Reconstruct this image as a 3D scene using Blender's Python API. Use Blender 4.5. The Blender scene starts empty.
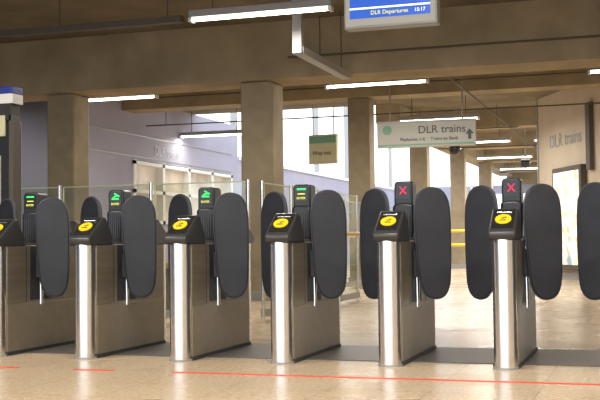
import bpy, bmesh, math
from mathutils import Matrix, Vector
S=bpy.context.scene
COL=S.collection
S.view_settings.view_transform='Standard'
S.view_settings.look='None'

# ------------------------------------------------ materials
def mat(name,col,rough=.5,metal=0,emit=None,es=0,noise=0,nscale=5,bump=0,stretch=None):
    m=bpy.data.materials.new(name); m.use_nodes=True
    nt=m.node_tree; b=nt.nodes['Principled BSDF']
    b.inputs['Base Color'].default_value=(*col,1); b.inputs['Roughness'].default_value=rough
    b.inputs['Metallic'].default_value=metal
    if emit: b.inputs['Emission Color'].default_value=(*emit,1); b.inputs['Emission Strength'].default_value=es
    if noise or bump:
        tc=nt.nodes.new('ShaderNodeTexCoord'); mp=nt.nodes.new('ShaderNodeMapping')
        nt.links.new(tc.outputs['Object'],mp.inputs['Vector'])
        if stretch: mp.inputs['Scale'].default_value=stretch
        n=nt.nodes.new('ShaderNodeTexNoise'); n.inputs['Scale'].default_value=nscale; n.inputs['Detail'].default_value=6
        nt.links.new(mp.outputs[0],n.inputs['Vector'])
        r=nt.nodes.new('ShaderNodeValToRGB')
        r.color_ramp.elements[0].position=.3; r.color_ramp.elements[1].position=.7
        r.color_ramp.elements[0].color=(*[c*(1-noise) for c in col],1)
        r.color_ramp.elements[1].color=(*[min(1,c*(1+noise)) for c in col],1)
        nt.links.new(n.outputs['Fac'],r.inputs['Fac']); nt.links.new(r.outputs['Color'],b.inputs['Base Color'])
        if bump:
            bp=nt.nodes.new('ShaderNodeBump'); bp.inputs['Strength'].default_value=bump; bp.inputs['Distance'].default_value=.01
            nt.links.new(n.outputs['Fac'],bp.inputs['Height']); nt.links.new(bp.outputs[0],b.inputs['Normal'])
    return m
M=dict(
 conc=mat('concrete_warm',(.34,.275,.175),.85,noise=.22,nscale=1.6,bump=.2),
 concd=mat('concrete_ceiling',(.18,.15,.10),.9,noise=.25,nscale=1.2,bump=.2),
 conccol=mat('concrete_column',(.31,.26,.175),.85,noise=.2,nscale=2.5,bump=.2),
 lav=mat('lavender_wall_panel',(.39,.39,.50),.8,noise=.06,nscale=1),
 lavd=mat('slate_wall_panel',(.06,.06,.09),.35),
 beige=mat('beige_wall',(.60,.52,.40),.7,noise=.06,nscale=2),
 steel=mat('brushed_steel',(.82,.82,.83),.24,1,noise=.06,nscale=60,stretch=(1,1,.03)),
 bronze=mat('gate_panel_metal',(.215,.185,.135),.42,.4,noise=.12,nscale=30,stretch=(1,.05,1)),
 bronzed=mat('gate_plinth_metal',(.26,.222,.165),.42,.4,noise=.08,nscale=20),
 black=mat('black_plastic',(.014,.015,.018),.36),
 headg=mat('reader_surround_grey',(.060,.060,.062),.32,.3),
 dark=mat('dark_recess',(.025,.025,.028),.6),
 paddle=mat('paddle_rubber',(.016,.018,.025),.5,noise=.2,nscale=8),
 rim=mat('paddle_rim',(.06,.065,.08),.4),
 yellow=mat('yellow_reader',(.95,.62,.01),.35,emit=(1,.68,0),es=.15),
 ydark=mat('reader_symbol',(.20,.13,.03),.4),
 chrome=mat('chrome',(.85,.85,.85),.15,1),
 white=mat('white_paint',(.8,.8,.78),.45),
 grey=mat('grey_metal',(.36,.36,.35),.45,.3),
 gdark=mat('conduit_dark',(.09,.075,.06),.6),
 tube=mat('fluorescent_tube',(1,1,1),.4,emit=(1,.95,.88),es=9),
 blue=mat('blue_screen',(.01,.05,.30),.3,emit=(.02,.11,.55),es=.9),
 wtext=mat('screen_text',(1,1,1),.5,emit=(.95,.95,.9),es=.9),
 green=mat('green_led',(.0,.6,.1),.4,emit=(.05,1,.15),es=1.1),
 red=mat('red_led',(.6,.0,.05),.4,emit=(1,.03,.12),es=.9),
 amber=mat('amber_led',(.6,.5,.05),.4,emit=(.85,.9,.1),es=.9),
 scr=mat('led_backing',(.01,.012,.012),.2),
 signw=mat('sign_face',(.50,.51,.47),.5),
 signk=mat('sign_letters',(.08,.09,.12),.5),
 signg=mat('sign_green',(.20,.42,.30),.5),
 lavtext=mat('wall_lettering',(.60,.60,.66),.5),
 redl=mat('red_floor_line',(.75,.07,.03),.5),
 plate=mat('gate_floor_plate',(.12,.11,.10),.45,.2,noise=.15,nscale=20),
 railY=mat('yellow_rail',(.80,.50,.05),.4),
 wood=mat('rail_amber',(.62,.43,.14),.45),
 bluefas=mat('blue_fascia',(.02,.04,.28),.4),
 yellowbox=mat('pale_yellow_panel',(.62,.60,.38),.5),
 winglow=mat('window_interior',(.35,.31,.25),.4,emit=(.70,.56,.42),es=.32,noise=.55,nscale=1.6),
 windark=mat('window_interior_dark',(.16,.16,.22),.2,emit=(.5,.5,.62),es=.6,noise=.3,nscale=2),
 winday=mat('window_daylit',(.6,.65,.75),.2,emit=(.80,.86,.95),es=1.4,noise=.2,nscale=.8),
)
def glass():
    m=bpy.data.materials.new('balustrade_glass'); m.use_nodes=True; nt=m.node_tree
    for n in list(nt.nodes): nt.nodes.remove(n)
    o=nt.nodes.new('ShaderNodeOutputMaterial'); mx=nt.nodes.new('ShaderNodeMixShader')
    t=nt.nodes.new('ShaderNodeBsdfTransparent'); g=nt.nodes.new('ShaderNodeBsdfGlossy')
    t.inputs[0].default_value=(.93,.94,.90,1); g.inputs['Roughness'].default_value=.05; g.inputs[0].default_value=(.97,1,.97,1)
    mx.inputs[0].default_value=.06
    nt.links.new(t.outputs[0],mx.inputs[1]); nt.links.new(g.outputs[0],mx.inputs[2]); nt.links.new(mx.outputs[0],o.inputs[0])
    return m
M['glass']=glass()
M['gedge']=mat('glass_edge',(.50,.55,.38),.2,emit=(.5,.52,.33),es=.12)
def floormat():
    m=bpy.data.materials.new('terrazzo_floor'); m.use_nodes=True; nt=m.node_tree; b=nt.nodes['Principled BSDF']
    tc=nt.nodes.new('ShaderNodeTexCoord'); br=nt.nodes.new('ShaderNodeTexBrick')
    br.offset=0; br.inputs['Scale'].default_value=1; br.inputs['Brick Width'].default_value=.6; br.inputs['Row Height'].default_value=.6
    br.inputs['Mortar Size'].default_value=.004; br.inputs['Mortar Smooth'].default_value=.2
    br.inputs['Color1'].default_value=(.60,.475,.33,1); br.inputs['Color2'].default_value=(.56,.44,.305,1); br.inputs['Mortar'].default_value=(.36,.29,.21,1)
    nt.links.new(tc.outputs['Object'],br.inputs['Vector'])
    n=nt.nodes.new('ShaderNodeTexNoise'); n.inputs['Scale'].default_value=38; n.inputs['Detail'].default_value=3
    nt.links.new(tc.outputs['Object'],n.inputs['Vector'])
    r=nt.nodes.new('ShaderNodeValToRGB'); r.color_ramp.elements[0].position=.38; r.color_ramp.elements[0].color=(.76,.74,.72,1)
    r.color_ramp.elements[1].position=.56; r.color_ramp.elements[1].color=(1.1,1.08,1.04,1)
    nt.links.new(n.outputs['Fac'],r.inputs['Fac'])
    mx=nt.nodes.new('ShaderNodeMix'); mx.data_type='RGBA'; mx.blend_type='MULTIPLY'; mx.inputs[0].default_value=1
    nt.links.new(br.outputs['Color'],mx.inputs[6]); nt.links.new(r.outputs['Color'],mx.inputs[7]); nt.links.new(mx.outputs[2],b.inputs['Base Color'])
    n2=nt.nodes.new('ShaderNodeTexNoise'); n2.inputs['Scale'].default_value=1.5
    nt.links.new(tc.outputs['Object'],n2.inputs['Vector'])
    mr=nt.nodes.new('ShaderNodeMapRange'); mr.inputs[3].default_value=.20; mr.inputs[4].default_value=.34
    nt.links.new(n2.outputs['Fac'],mr.inputs[0]); nt.links.new(mr.outputs[0],b.inputs['Roughness'])
    return m
M['floor']=floormat()

# ------------------------------------------------ helpers
def empty(name,loc=(0,0,0),rz=0):
    e=bpy.data.objects.new(name,None); e.location=loc; e.rotation_euler=(0,0,rz); e.empty_display_size=.1; COL.objects.link(e); return e
def mk(name,verts,faces,m,parent=None,bevel=0,smooth=False,loc=(0,0,0),rot=(0,0,0),seg=3):
    me=bpy.data.meshes.new(name); me.from_pydata([tuple(v) for v in verts],[],faces)
    bm=bmesh.new(); bm.from_mesh(me); bmesh.ops.recalc_face_normals(bm,faces=bm.faces); bm.to_mesh(me); bm.free()
    me.materials.append(M[m]); o=bpy.data.objects.new(name,me); o.location=loc; o.rotation_euler=rot; COL.objects.link(o)
    if parent: o.parent=parent
    if bevel:
        b=o.modifiers.new('bevel','BEVEL'); b.width=bevel; b.segments=seg; b.limit_method='ANGLE'; b.angle_limit=math.radians(35)
        smooth=True
    if smooth:
        for p in me.polygons: p.use_smooth=True
        try: me.set_sharp_from_angle(angle=math.radians(40))
        except Exception: pass
    return o
def box(name,x0,x1,y0,y1,z0,z1,m,parent=None,bevel=0,**k):
    v=[(x,y,z) for x in(x0,x1) for y in(y0,y1) for z in(z0,z1)]
    f=[(0,1,3,2),(4,6,7,5),(0,4,5,1),(2,3,7,6),(0,2,6,4),(1,5,7,3)]
    return mk(name,v,f,m,parent,bevel,**k)
def prism(name,out,axis,a,b,m,parent=None,bevel=0,**k):
    def P(p,c): return {'x':(c,p[0],p[1]),'y':(p[0],c,p[1]),'z':(p[0],p[1],c)}[axis]
    n=len(out); v=[P(p,a) for p in out]+[P(p,b) for p in out]
    f=[tuple(range(n)),tuple(range(2*n-1,n-1,-1))]+[(i,(i+1)%n,(i+1)%n+n,i+n) for i in range(n)]
    return mk(name,v,f,m,parent,bevel,**k)
def cyl(name,p0,p1,r,m,parent=None,seg=20,bevel=0):
    p0=Vector(p0);p1=Vector(p1); d=(p1-p0); q=d.to_track_quat('Z','Y'); L=d.length
    v=[]
    for z in(0,L):
        for i in range(seg):
            a=2*math.pi*i/seg; v.append(p0+q@Vector((r*math.cos(a),r*math.sin(a),z)))
    f=[tuple(range(seg)),tuple(range(2*seg-1,seg-1,-1))]+[(i,(i+1)%seg,(i+1)%seg+seg,i+seg) for i in range(seg)]
    return mk(name,v,f,m,parent,bevel,smooth=True)
def text(name,body,size,m,parent,loc,rot,extr=.003,align='LEFT'):
    c=bpy.data.curves.new(name,'FONT'); c.body=body; c.size=size; c.extrude=extr; c.align_x=align
    t=bpy.data.objects.new(name,c); COL.objects.link(t)
    dg=bpy.context.evaluated_depsgraph_get(); me=bpy.data.meshes.new_from_object(t.evaluated_get(dg)); bpy.data.objects.remove(t)
    me.materials.clear(); me.materials.append(M[m]); o=bpy.data.objects.new(name,me); o.location=loc; o.rotation_euler=rot; COL.objects.link(o)
    if parent: o.parent=parent
    return o
R90=(math.pi/2,0,0)
def rrect(w0,w1,h0,h1,rt,rb,n=10):
    pts=[]
    for cx,cz,r,a0 in((w1-rt,h1-rt,rt,0),(w0+rt,h1-rt,rt,90),(w0+rb,h0+rb,rb,180),(w1-rb,h0+rb,rb,270)):
        for i in range(n+1):
            a=math.radians(a0+90*i/n); pts.append((cx+r*math.cos(a),cz+r*math.sin(a)))
    return pts
def smoothloop(ctrl,n=6):
    out=[];N=len(ctrl)
    for i in range(N):
        p0,p1,p2,p3=[Vector(ctrl[(i+k-1)%N]) for k in range(4)]
        for j in range(n):
            t=j/n
            q=.5*((2*p1)+(p2-p0)*t+(2*p0-5*p1+4*p2-p3)*t*t+(3*p1-p0-3*p2+p3)*t**3)
            out.append((q.x,q.y))
    return out

# ------------------------------------------------ room shell
box('floor',-14,8,-5,50,-.2,0,'floor')
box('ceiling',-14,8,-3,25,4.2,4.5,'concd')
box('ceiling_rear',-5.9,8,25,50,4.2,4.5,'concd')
WT=3.30
wl=empty('wall_left',(-11,0,0))
box('panel_dark',-.3,0,-3,18,0,4.2,'lavd',wl)
box('panel_mid',-.3,0,18,21.5,0,4.2,'lav',wl)
box('panel_below',-.3,0,21.5,27.5,0,1.35,'lav',wl)
box('panel_above',-.3,0,21.5,28,2.8,4.2,'lav',wl)
box('panel_gap',-.3,0,27.5,28,0,2.8,'lav',wl)
box('panel_far',-.3,0,28,50,0,WT,'lav',wl)
box('sill_trim',-.1,.05,28,48,WT-.06,WT+.04,'white',wl)
box('seam_0',0,.02,18,27.5,3.35,3.375,'grey',wl)
box('seam_1',0,.02,18,27.5,2.86,2.885,'grey',wl)
for i,y in enumerate((28,32,36,40,44,47.5)):
    box('mullion_%d'%i,-.2,-.05,y-.07,y+.07,WT,6.2,'grey',wl)
text('wall_text','DLR trains',.32,'lavtext',wl,(.02,22.6,2.98),(math.pi/2,0,math.pi/2))
w1=empty('window_1',(-11,0,0))
for i,y in enumerate((21.5,23,24.5,26,27.38)):
    box('frame_v%d'%i,-.12,.04,y,y+.12,1.35,2.8,'white',w1)
for i,z in enumerate((1.35,2.05,2.7)):
    box('frame_h%d'%i,-.12,.04,21.5,27.5,z,z+.08,'white',w1)
box('glazing',-.16,-.12,21.5,27.5,1.35,2.8,'winglow',w1)
we=empty('wall_end',(0,48,0))
box('panel',-11,8,0,.3,0,3.35,'lav',we)
box('header',-5.9,8,-.05,.3,3.35,4.2,'conc',we)
for i in range(8):
    x=-10.7+i*1.7
    box('glazing_%d'%i,x,x+1.4,-.04,0,.9,2.95,('winday','windark','winday','winday')[i%4],we)
    box('mullion_%d'%i,x+1.47,x+1.57,-.1,0,0,3.3,'white',we)
box('wall_right',6,6.3,-3,22,0,4.2,'beige')
d=Vector((-.44,.90,0)).normalized()
wa=empty('wall_angled',(-2.36,25.4,0),math.atan2(-d.y,-d.x))
box('panel',0,9,0,.3,0,4.19,'beige',wa)
box('skirting',0,9,-.02,0,0,.15,'grey',wa)
box('end_trim',-.04,0,-.03,.33,0,4.19,'grey',wa)
box('service_duct',2.95,3.15,-.10,0,2.3,3.7,'gdark',wa)
text('wall_sign','DLR trains',.42,'grey',wa,(.7,-.01,2.95),R90)
pf=empty('poster_lightbox',wa.location,wa.rotation_euler[2])
def postermat():
    m=bpy.data.materials.new('poster_print'); m.use_nodes=True; nt=m.node_tree; b=nt.nodes['Principled BSDF']
    tc=nt.nodes.new('ShaderNodeTexCoord'); v=nt.nodes.new('ShaderNodeTexNoise'); v.inputs['Scale'].default_value=2.6; v.inputs['Detail'].default_value=5
    nt.links.new(tc.outputs['Object'],v.inputs['Vector']); r=nt.nodes.new('ShaderNodeValToRGB')
    e=r.color_ramp.elements; e[0].position=.3; e[0].color=(.20,.35,.45,1); e[1].color=(.92,.92,.90,1); e[1].position=.7
    for p,c in((.38,(.75,.50,.25,1)),(.44,(.92,.88,.80,1)),(.54,(.92,.92,.9,1)),(.60,(.75,.70,.35,1))):
        q=e.new(p); q.color=c
    nt.links.new(v.outputs['Fac'],r.inputs['Fac'])
    nt.links.new(r.outputs['Color'],b.inputs['Base Color']); nt.links.new(r.outputs['Color'],b.inputs['Emission Color']); b.inputs['Emission Strength'].default_value=.6
    return m
M['poster']=postermat()
box('frame',1.15,2.75,-.14,-.0,.2,2.45,'gdark',pf,bevel=.02)
box('print',1.25,2.65,-.15,-.14,.32,2.34,'poster',pf)

box('beam_front',-11,6,14.9,15.7,3.33,4.2,'conc')
b2=empty('roof_beams',(0,0,0))
for i,y in enumerate((8.2,21.0,)):
    box('beam_%d'%i,-11,6,y,y+.6,3.85,4.2,'conc',b2)
for i,y in enumerate((27.0,33.0,39.0,45.0)):
    box('beam_r%d'%i,-5.9,6,y,y+.6,3.75,4.2,'conc',b2)
box('edge_beam',-6.2,-5.6,25,48,3.75,4.2,'conc',b2)
def column(x,y,w,h):
    c=empty('concrete_column',(x,y,0))
    box('shaft',-w/2,w/2,-w/2,w/2,0,h,'conccol',c,bevel=.03)
    box('base_trim',-w/2-.02,w/2+.02,-w/2-.02,w/2+.02,0,.14,'grey',c)
column(-5.6,15.3,.52,3.33); column(-9.0,15.3,.50,3.33)
for y in(21.3,27.3,33.3,39.3): column(-5.6,y,.46,3.85 if y<22 else 3.75)

# ------------------------------------------------ lamps
def lamp(cx,cy,z=3.55,power=115,L=1.8):
    e=empty('fluorescent_batten',(cx,cy,0))
    box('housing',-L/2,L/2,-.06,.06,z,z+.09,'grey',e,bevel=.01)
    for k in(-.035,.035): cyl('tube',(-L/2+.03,k,z-.02),(L/2-.03,k,z-.02),.016,'tube',e,12)
    for k in(-L/2,L/2-.04): box('end_cap',k,k+.04,-.06,.06,z-.05,z,'white',e)
    for k in(-.6,.6): cyl('hanger',(k,0,z+.07),(k,0,4.19),.008,'gdark',e,8)
    ld=bpy.data.lights.new('batten_light','AREA'); ld.shape='RECTANGLE'; ld.size=L; ld.size_y=.12; ld.energy=power; ld.color=(1,.93,.83)
    lo=bpy.data.objects.new('batten_light',ld); lo.location=(0,0,z-.06); lo.parent=e; COL.objects.link(lo)
for y in(11.7,17.4,23.1,28.8,34.5,40.2): lamp(-4.30,y,z=3.60 if y<12 else 3.56,power=110 if y<20 else 170)
lamp(-9.05,16.9,z=3.5); lamp(-10.05,24.0,power=35)
for y in(17.4,23.1): lamp(.08,y,power=100)
for y in(28.8,34.5,40.2): lamp(-1.9,y,power=150)
for x in(-5.5,-1.5,2.5):  # extra battens on the camera side, out of view, added to brighten the foreground
    for y in(1.0,5.2): lamp(x,y,z=3.7,power=115)
tr=empty('lighting_trunking',(0,11.7,0))
box('trunk',-10,-5.3,-.05,.05,3.56,3.64,'gdark',tr); box('trunk_r',-3.3,4,-.05,.05,3.78,3.83,'gdark',tr)
for x in(-9,-7,-5.5,-3,0,3): cyl('rod',(x,0,3.6),(x,0,4.19),.008,'gdark',tr,8)
ct=empty('ceiling_cable_tray',(-4.12,0,0))
box('tray',-.07,.07,12.6,14.88,3.25,3.30,'grey',ct); box('riser',-.06,.06,12.55,12.63,3.25,4.2,'grey',ct)
box('tray_lip',.06,.075,12.6,14.88,3.25,3.34,'grey',ct)
cyl('tray_hanger',(0,14.6,3.28),(0,14.6,4.2),.008,'gdark',ct,8)
pp=empty('ceiling_conduits',(0,0,0))
for y,z,x0,x1 in((14.8,3.62,-5,4),(19.0,3.78,-10.9,0),(22.0,3.6,-10.9,0),(26.0,3.62,-5.8,-2.9),(31,3.6,-5.8,2)):
    cyl('pipe',(x0,y,z),(x1,y,z),.015,'gdark',pp,10)
    for k in range(3):
        x=x0+.5+(x1-x0-1)*k/2; cyl('drop',(x,y,z),(x,y,4.19),.008,'gdark',pp,8)
cyl('pipe_long',(-3.2,15.7,3.72),(-3.2,46,3.72),.022,'gdark',pp,12)
for i,(x,y) in enumerate(((-4.45,26),(-3.35,31.8),(-2.45,32))):
    c=empty('dome_camera',(x,y,0))
    cyl('stem',(0,0,3.25),(0,0,4.19),.02,'grey',c,10); cyl('mount',(0,0,3.18),(0,0,3.28),.12,'white',c,20)
    bm=bmesh.new(); bmesh.ops.create_uvsphere(bm,u_segments=20,v_segments=12,radius=.15); me=bpy.data.meshes.new('dome'); bm.to_mesh(me); bm.free()
    me.materials.append(M['black']); [setattr(p,'use_smooth',True) for p in me.polygons]
    o=bpy.data.objects.new('dome',me); o.location=(0,0,3.14); o.parent=c; COL.objects.link(o)

# ------------------------------------------------ signs
s=empty('departures_screen',(-2.09,9.0,0))
box('case',-.42,.42,0,.14,2.75,3.28,'grey',s,bevel=.012)
box('bezel',-.40,.40,-.012,0,2.77,3.26,'signw',s)
box('screen',-.36,.36,-.018,-.012,2.835,3.24,'blue',s)
box('strip',-.36,.36,-.022,-.018,2.915,2.93,'wtext',s)
text('title','DLR Departures',.05,'amber',s,(-.17,-.022,2.862),R90,.001)
text('time','15:17',.045,'wtext',s,(.22,-.022,2.862),R90,.001)
text('rows','1 Bank   3 min\n2 Lewisham 5 min',.06,'wtext',s,(-.33,-.022,3.15),R90,.001)
for k in(-.3,.3): cyl('hanger',(k,.07,3.28),(k,.07,4.19),.015,'grey',s,10)
s=empty('direction_sign',(-3.98,20.0,0),math.radians(3))
box('panel',-.95,.95,0,.12,2.68,3.18,'signw',s,bevel=.01)
box('top_trim',-.96,.96,-.01,.13,3.15,3.19,'grey',s)
box('stripe',-.93,.93,-.006,0,2.71,2.74,'signg',s)
text('words','DLR trains',.21,'signk',s,(-.15,-.01,2.94),R90)
text('words_small','Platforms 1-6    Trains to Bank',.09,'signk',s,(-.5,-.01,2.80),R90)
prism('arrow',[(.81,2.80),(.87,2.80),(.87,2.90),(.92,2.90),(.84,3.0),(.76,2.90),(.81,2.90)],'y',-.01,0,'signk',s)
prism('emblem',[(-.75+.09*math.cos(i*math.pi/10),3.02+.09*math.sin(i*math.pi/10)) for i in range(20)],'y',-.01,0,'signg',s)
for k in(-.7,.7): cyl('hanger',(k,.06,3.18),(k,.06,4.19),.015,'grey',s,10)
s=empty('exit_sign',(-6.75,22.3,0),math.radians(-8))
box('panel',-.34,.34,0,.1,2.60,3.25,'yellowbox',s,bevel=.01)
box('green_band',-.32,.32,-.006,0,3.06,3.21,'signg',s)
text('words','Way out',.13,'signk',s,(-.25,-.01,2.80),R90)
for k in(-.25,.25): cyl('hanger',(k,.05,3.25),(k,.05,4.19),.012,'grey',s,10)

# ------------------------------------------------ ticket gates
def gate(x,state):
    g=empty('ticket_gate',(x,7.2,0))
    w=.08; L=1.24
    box('cabinet',-w,w,.03,L-.03,.10,.87,'bronze',g,bevel=.008)
    box('plinth',-w-.004,w+.004,.03,L-.03,0,.40,'bronzed',g,bevel=.004)
    box('kick',-w-.010,w+.010,.02,L-.02,0,.03,'dark',g)
    for sx in(-1,1):
        for yy in(.30,.86):
            box('seam',sx*w-.002,sx*w+.002,yy,yy+.006,.41,.86,'dark',g)
        box('recess',sx*(w+.001)-.002,sx*(w+.001)+.002,.36,.70,.42,.86,'dark',g)
        cyl('hinge_post',(sx*(w+.012),.50,.38),(sx*(w+.012),.50,.87),.018,'chrome',g,16)
    for yy in(0,L):
        cyl('steel_pillar',(0,yy,.012),(0,yy,.885),.079,'steel',g,48)
        cyl('pillar_foot',(0,yy,0),(0,yy,.014),.086,'grey',g,32)
        cyl('pillar_collar',(0,yy,.845),(0,yy,.86),.082,'chrome',g,32)
    for sgn,off in((1,0),(-1,L)):
        pr=[(off+sgn*a,b) for a,b in((-.10,.885),(-.105,.915),(.13,1.08),(.17,1.08),(.28,.92),(.28,.86),(-.07,.86))]
        prism('reader_head',pr,'x',-.090,.090,'headg',g,bevel=.018)
        sl=(1.08-.915)/.235
        an=math.atan(sl)
        nrm=Vector((0,-sgn*math.sin(an),math.cos(an)))
        tx=Vector((1,0,0)); ty=Vector((0,math.cos(an)*sgn,math.sin(an)))
        yo=.115
        c=Vector((0,off+sgn*(yo-.105),.915+yo*sl))
        # black inset plate on the sloping face
        vs=[c+nrm*h+tx*a+ty*b for h in(-.004,.004) for a,b in((-.072,-.095),(.072,-.095),(.072,.125),(-.072,.125))]
        mk('reader_plate',vs,[(0,1,2,3),(7,6,5,4),(0,1,5,4),(1,2,6,5),(2,3,7,6),(3,0,4,7)],'black',g)
        cyl('reader_ring',c-nrm*.004,c+nrm*.008,.061,'dark',g,32)
        cyl('reader_disc',c+nrm*.004,c+nrm*.014,.054,'yellow',g,32)
        def P(a,b): return c+nrm*.015+tx*a+ty*b
        cyl('symbol_card',P(-.022,-.018),P(.022,-.018),.006,'ydark',g,8)
        cyl('symbol_hand',P(-.010,.002),P(.020,.018),.006,'ydark',g,8)
        c2=c+ty*.09+nrm*.006
        cyl('ticket_slot',c2-Vector((.05,0,0)),c2+Vector((.05,0,0)),.006,'chrome',g,10)
    dy=.57
    box('display_foot',-.075,.075,dy-.12,dy+.12,.86,.89,'dark',g,bevel=.01)
    body=smoothloop([(-.055,.875),(.055,.875),(.076,.95),(.078,1.06),(.066,1.14),(-.066,1.14),(-.078,1.06),(-.076,.95)],5)
    prism('display_body',body,'y',dy-.09,dy+.09,'black',g,bevel=.02)
    for k in(-.045,-.027,-.009,.009,.027,.045):
        box('grille_rib',k-.003,k+.003,dy-.096,dy-.085,.91,1.09,'rim',g)
    prism('display_head',rrect(-.070,.070,1.11,1.31,.03,.012,6),'y',dy-.075,dy+.075,'black',g,bevel=.012)
    box('display_screen',-.052,.052,dy-.081,dy-.07,1.175,1.29,'scr',g)
    yy=dy-.083
    def stroke(a,b,m,t=.009):
        cyl('led_stroke',(a[0],yy,a[1]),(b[0],yy,b[1]),t,m,g,8)
    if state=='go':
        stroke((-.03,1.235),(.0,1.258),'green',.006); stroke((.0,1.258),(.035,1.258),'green',.006); stroke((-.03,1.235),(.03,1.235),'green',.006); stroke((-.01,1.28),(.02,1.265),'green',.004)
        text('led_text','ENTER',.024,'amber',g,(-.038,yy,1.187),R90,.001)
    elif state=='wait':
        box('led_bar',-.035,.035,yy,yy+.01,1.266,1.278,'green',g); text('led_text','ENTER',.024,'amber',g,(-.038,yy,1.195),R90,.001)
        box('led_bar2',-.03,.03,yy,yy+.01,1.232,1.239,'amber',g)
    else:
        stroke((-.024,1.212),(.024,1.268),'red',.0045); stroke((.024,1.212),(-.024,1.268),'red',.0045)
    for sx in(-1,1):
        a=math.radians(25)
        h=empty('paddle_arm',(sx*(w+.010),.42,0))
        h.parent=g; h.rotation_euler=(0,0,a if sx>0 else -a)
        def mir(pts): return [(sx*p,q) for p,q in pts]
        o1=smoothloop([(.141,1.262),(.215,1.238),(.262,1.165),(.278,1.05),(.280,.85),(.276,.65),(.264,.53),(.225,.458),(.160,.435),
                       (.100,.452),(.055,.51),(.030,.62),(.014,.80),(.002,.98),(.004,1.12),(.026,1.205),(.074,1.248)],5)
        prism('paddle_rim',mir(o1),'y',-.010,.010,'rim',h,bevel=.004)
        cxp,czp=.14,.85
        o2=[(cxp+(p-cxp)*.955,czp+(q-czp)*.984) for p,q in o1]
        prism('paddle_pad',mir(o2),'y',-.019,.019,'paddle',h,bevel=.008)
        box('paddle_bracket',min(0,sx*.06),max(0,sx*.06),.015,.09,.60,.80,'dark',h,bevel=.006)
    return g
X0=-4.884
for i,st in enumerate(('wait','go','go','wait','stop','stop','stop')):
    gate(X0+i*.794,st)
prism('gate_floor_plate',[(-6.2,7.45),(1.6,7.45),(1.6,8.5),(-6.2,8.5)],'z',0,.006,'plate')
rl=empty('red_floor_line',(0,6.53,0))
for a,b in((-4.62,-4.25),(-3.8,-3.5),(-3.05,-.2),(-.15,2)):
    box('dash',a,b,-.022,.022,0,.003,'redl',rl)

# ------------------------------------------------ kiosk left
k=empty('ticket_machine',(-6.02,8.6,0))
box('body',-.38,.38,0,.14,0,2.05,'black',k,bevel=.02)
box('side_frame',.34,.385,-.02,.1,0,2.1,'gdark',k)
box('fascia_blue',-.39,.39,-.04,.14,2.30,2.37,'bluefas',k,bevel=.01)
box('fascia_white',-.39,.39,-.035,.14,2.21,2.30,'white',k)
box('fascia_lower',-.36,.36,-.02,.14,2.05,2.21,'dark',k)
box('yellow_panel',-.30,.30,-.03,0,1.90,2.10,'yellowbox',k,bevel=.01)
box('notice',-.30,.24,-.02,0,1.15,1.72,'white',k)
box('screen',-.2,.15,-.025,-.02,1.3,1.6,'blue',k)
box('lower_panel',-.3,.3,-.015,0,.3,1.0,'grey',k,bevel=.01)

# ------------------------------------------------ glass balustrades
def glassrun(x,y,rz,n,pw=1.15,h=1.45):
    e=empty('glass_balustrade',(x,y,0),rz)
    for i in range(n):
        a=i*pw
        box('pane',a+.05,a+pw-.03,-.006,.006,.12,h,'glass',e)
        box('pane_top',a+.05,a+pw-.03,-.010,.010,h,h+.014,'gedge',e)
        box('pane_edge',a+.045,a+.055,-.008,.008,.12,h,'gedge',e)
        cyl('post',(a,0,0),(a,0,h+.03),.020,'steel',e,14)
    cyl('post_end',(n*pw,0,0),(n*pw,0,h+.03),.020,'steel',e,14)
    box('kick_rail',0,n*pw,-.03,.03,.06,.14,'grey',e)
    cyl('handrail',(0,-.07,.98),(n*pw,-.07,.98),.028,'wood',e,12)
    return e
glassrun(-7.5,10.6,0,3,1.15,1.52)
glassrun(-4.0,10.9,math.pi/2,4,1.0,1.52)
glassrun(-5.15,17.0,math.pi/2,4,1.3,1.6)
lp=empty('low_partition',(0,12.6,0))
box('panel',-10.5,-5.9,0,.12,0,.55,'bronzed',lp); box('cap',-10.5,-5.9,-.03,.15,.55,.62,'wood',lp)
fr=empty('yellow_railing',(0,30,0))
for z in(.75,1.15): cyl('rail',(-6.6,0,z),(-2.9,0,z),.045,'railY',fr,10)
for i in range(5): cyl('post',(-6.6+i*.925,0,0),(-6.6+i*.925,0,1.17),.04,'railY',fr,10)

# ------------------------------------------------ world / camera
w=bpy.data.worlds.new('sky'); S.world=w; w.use_nodes=True
bg=w.node_tree.nodes['Background']; bg.inputs[0].default_value=(.86,.92,1.0,1); bg.inputs[1].default_value=2.6
cam=bpy.data.cameras.new('camera'); cam.lens=1057/600*36; cam.sensor_width=36; cam.clip_end=200
co=bpy.data.objects.new('camera',cam); COL.objects.link(co)
co.matrix_world=Matrix.Translation((0,0,.86))@Matrix.Rotation(math.radians(18.1),4,'Z')@Matrix.Rotation(math.radians(90+2.33),4,'X')@Matrix.Rotation(math.radians(-.7),4,'Z')
S.camera=co
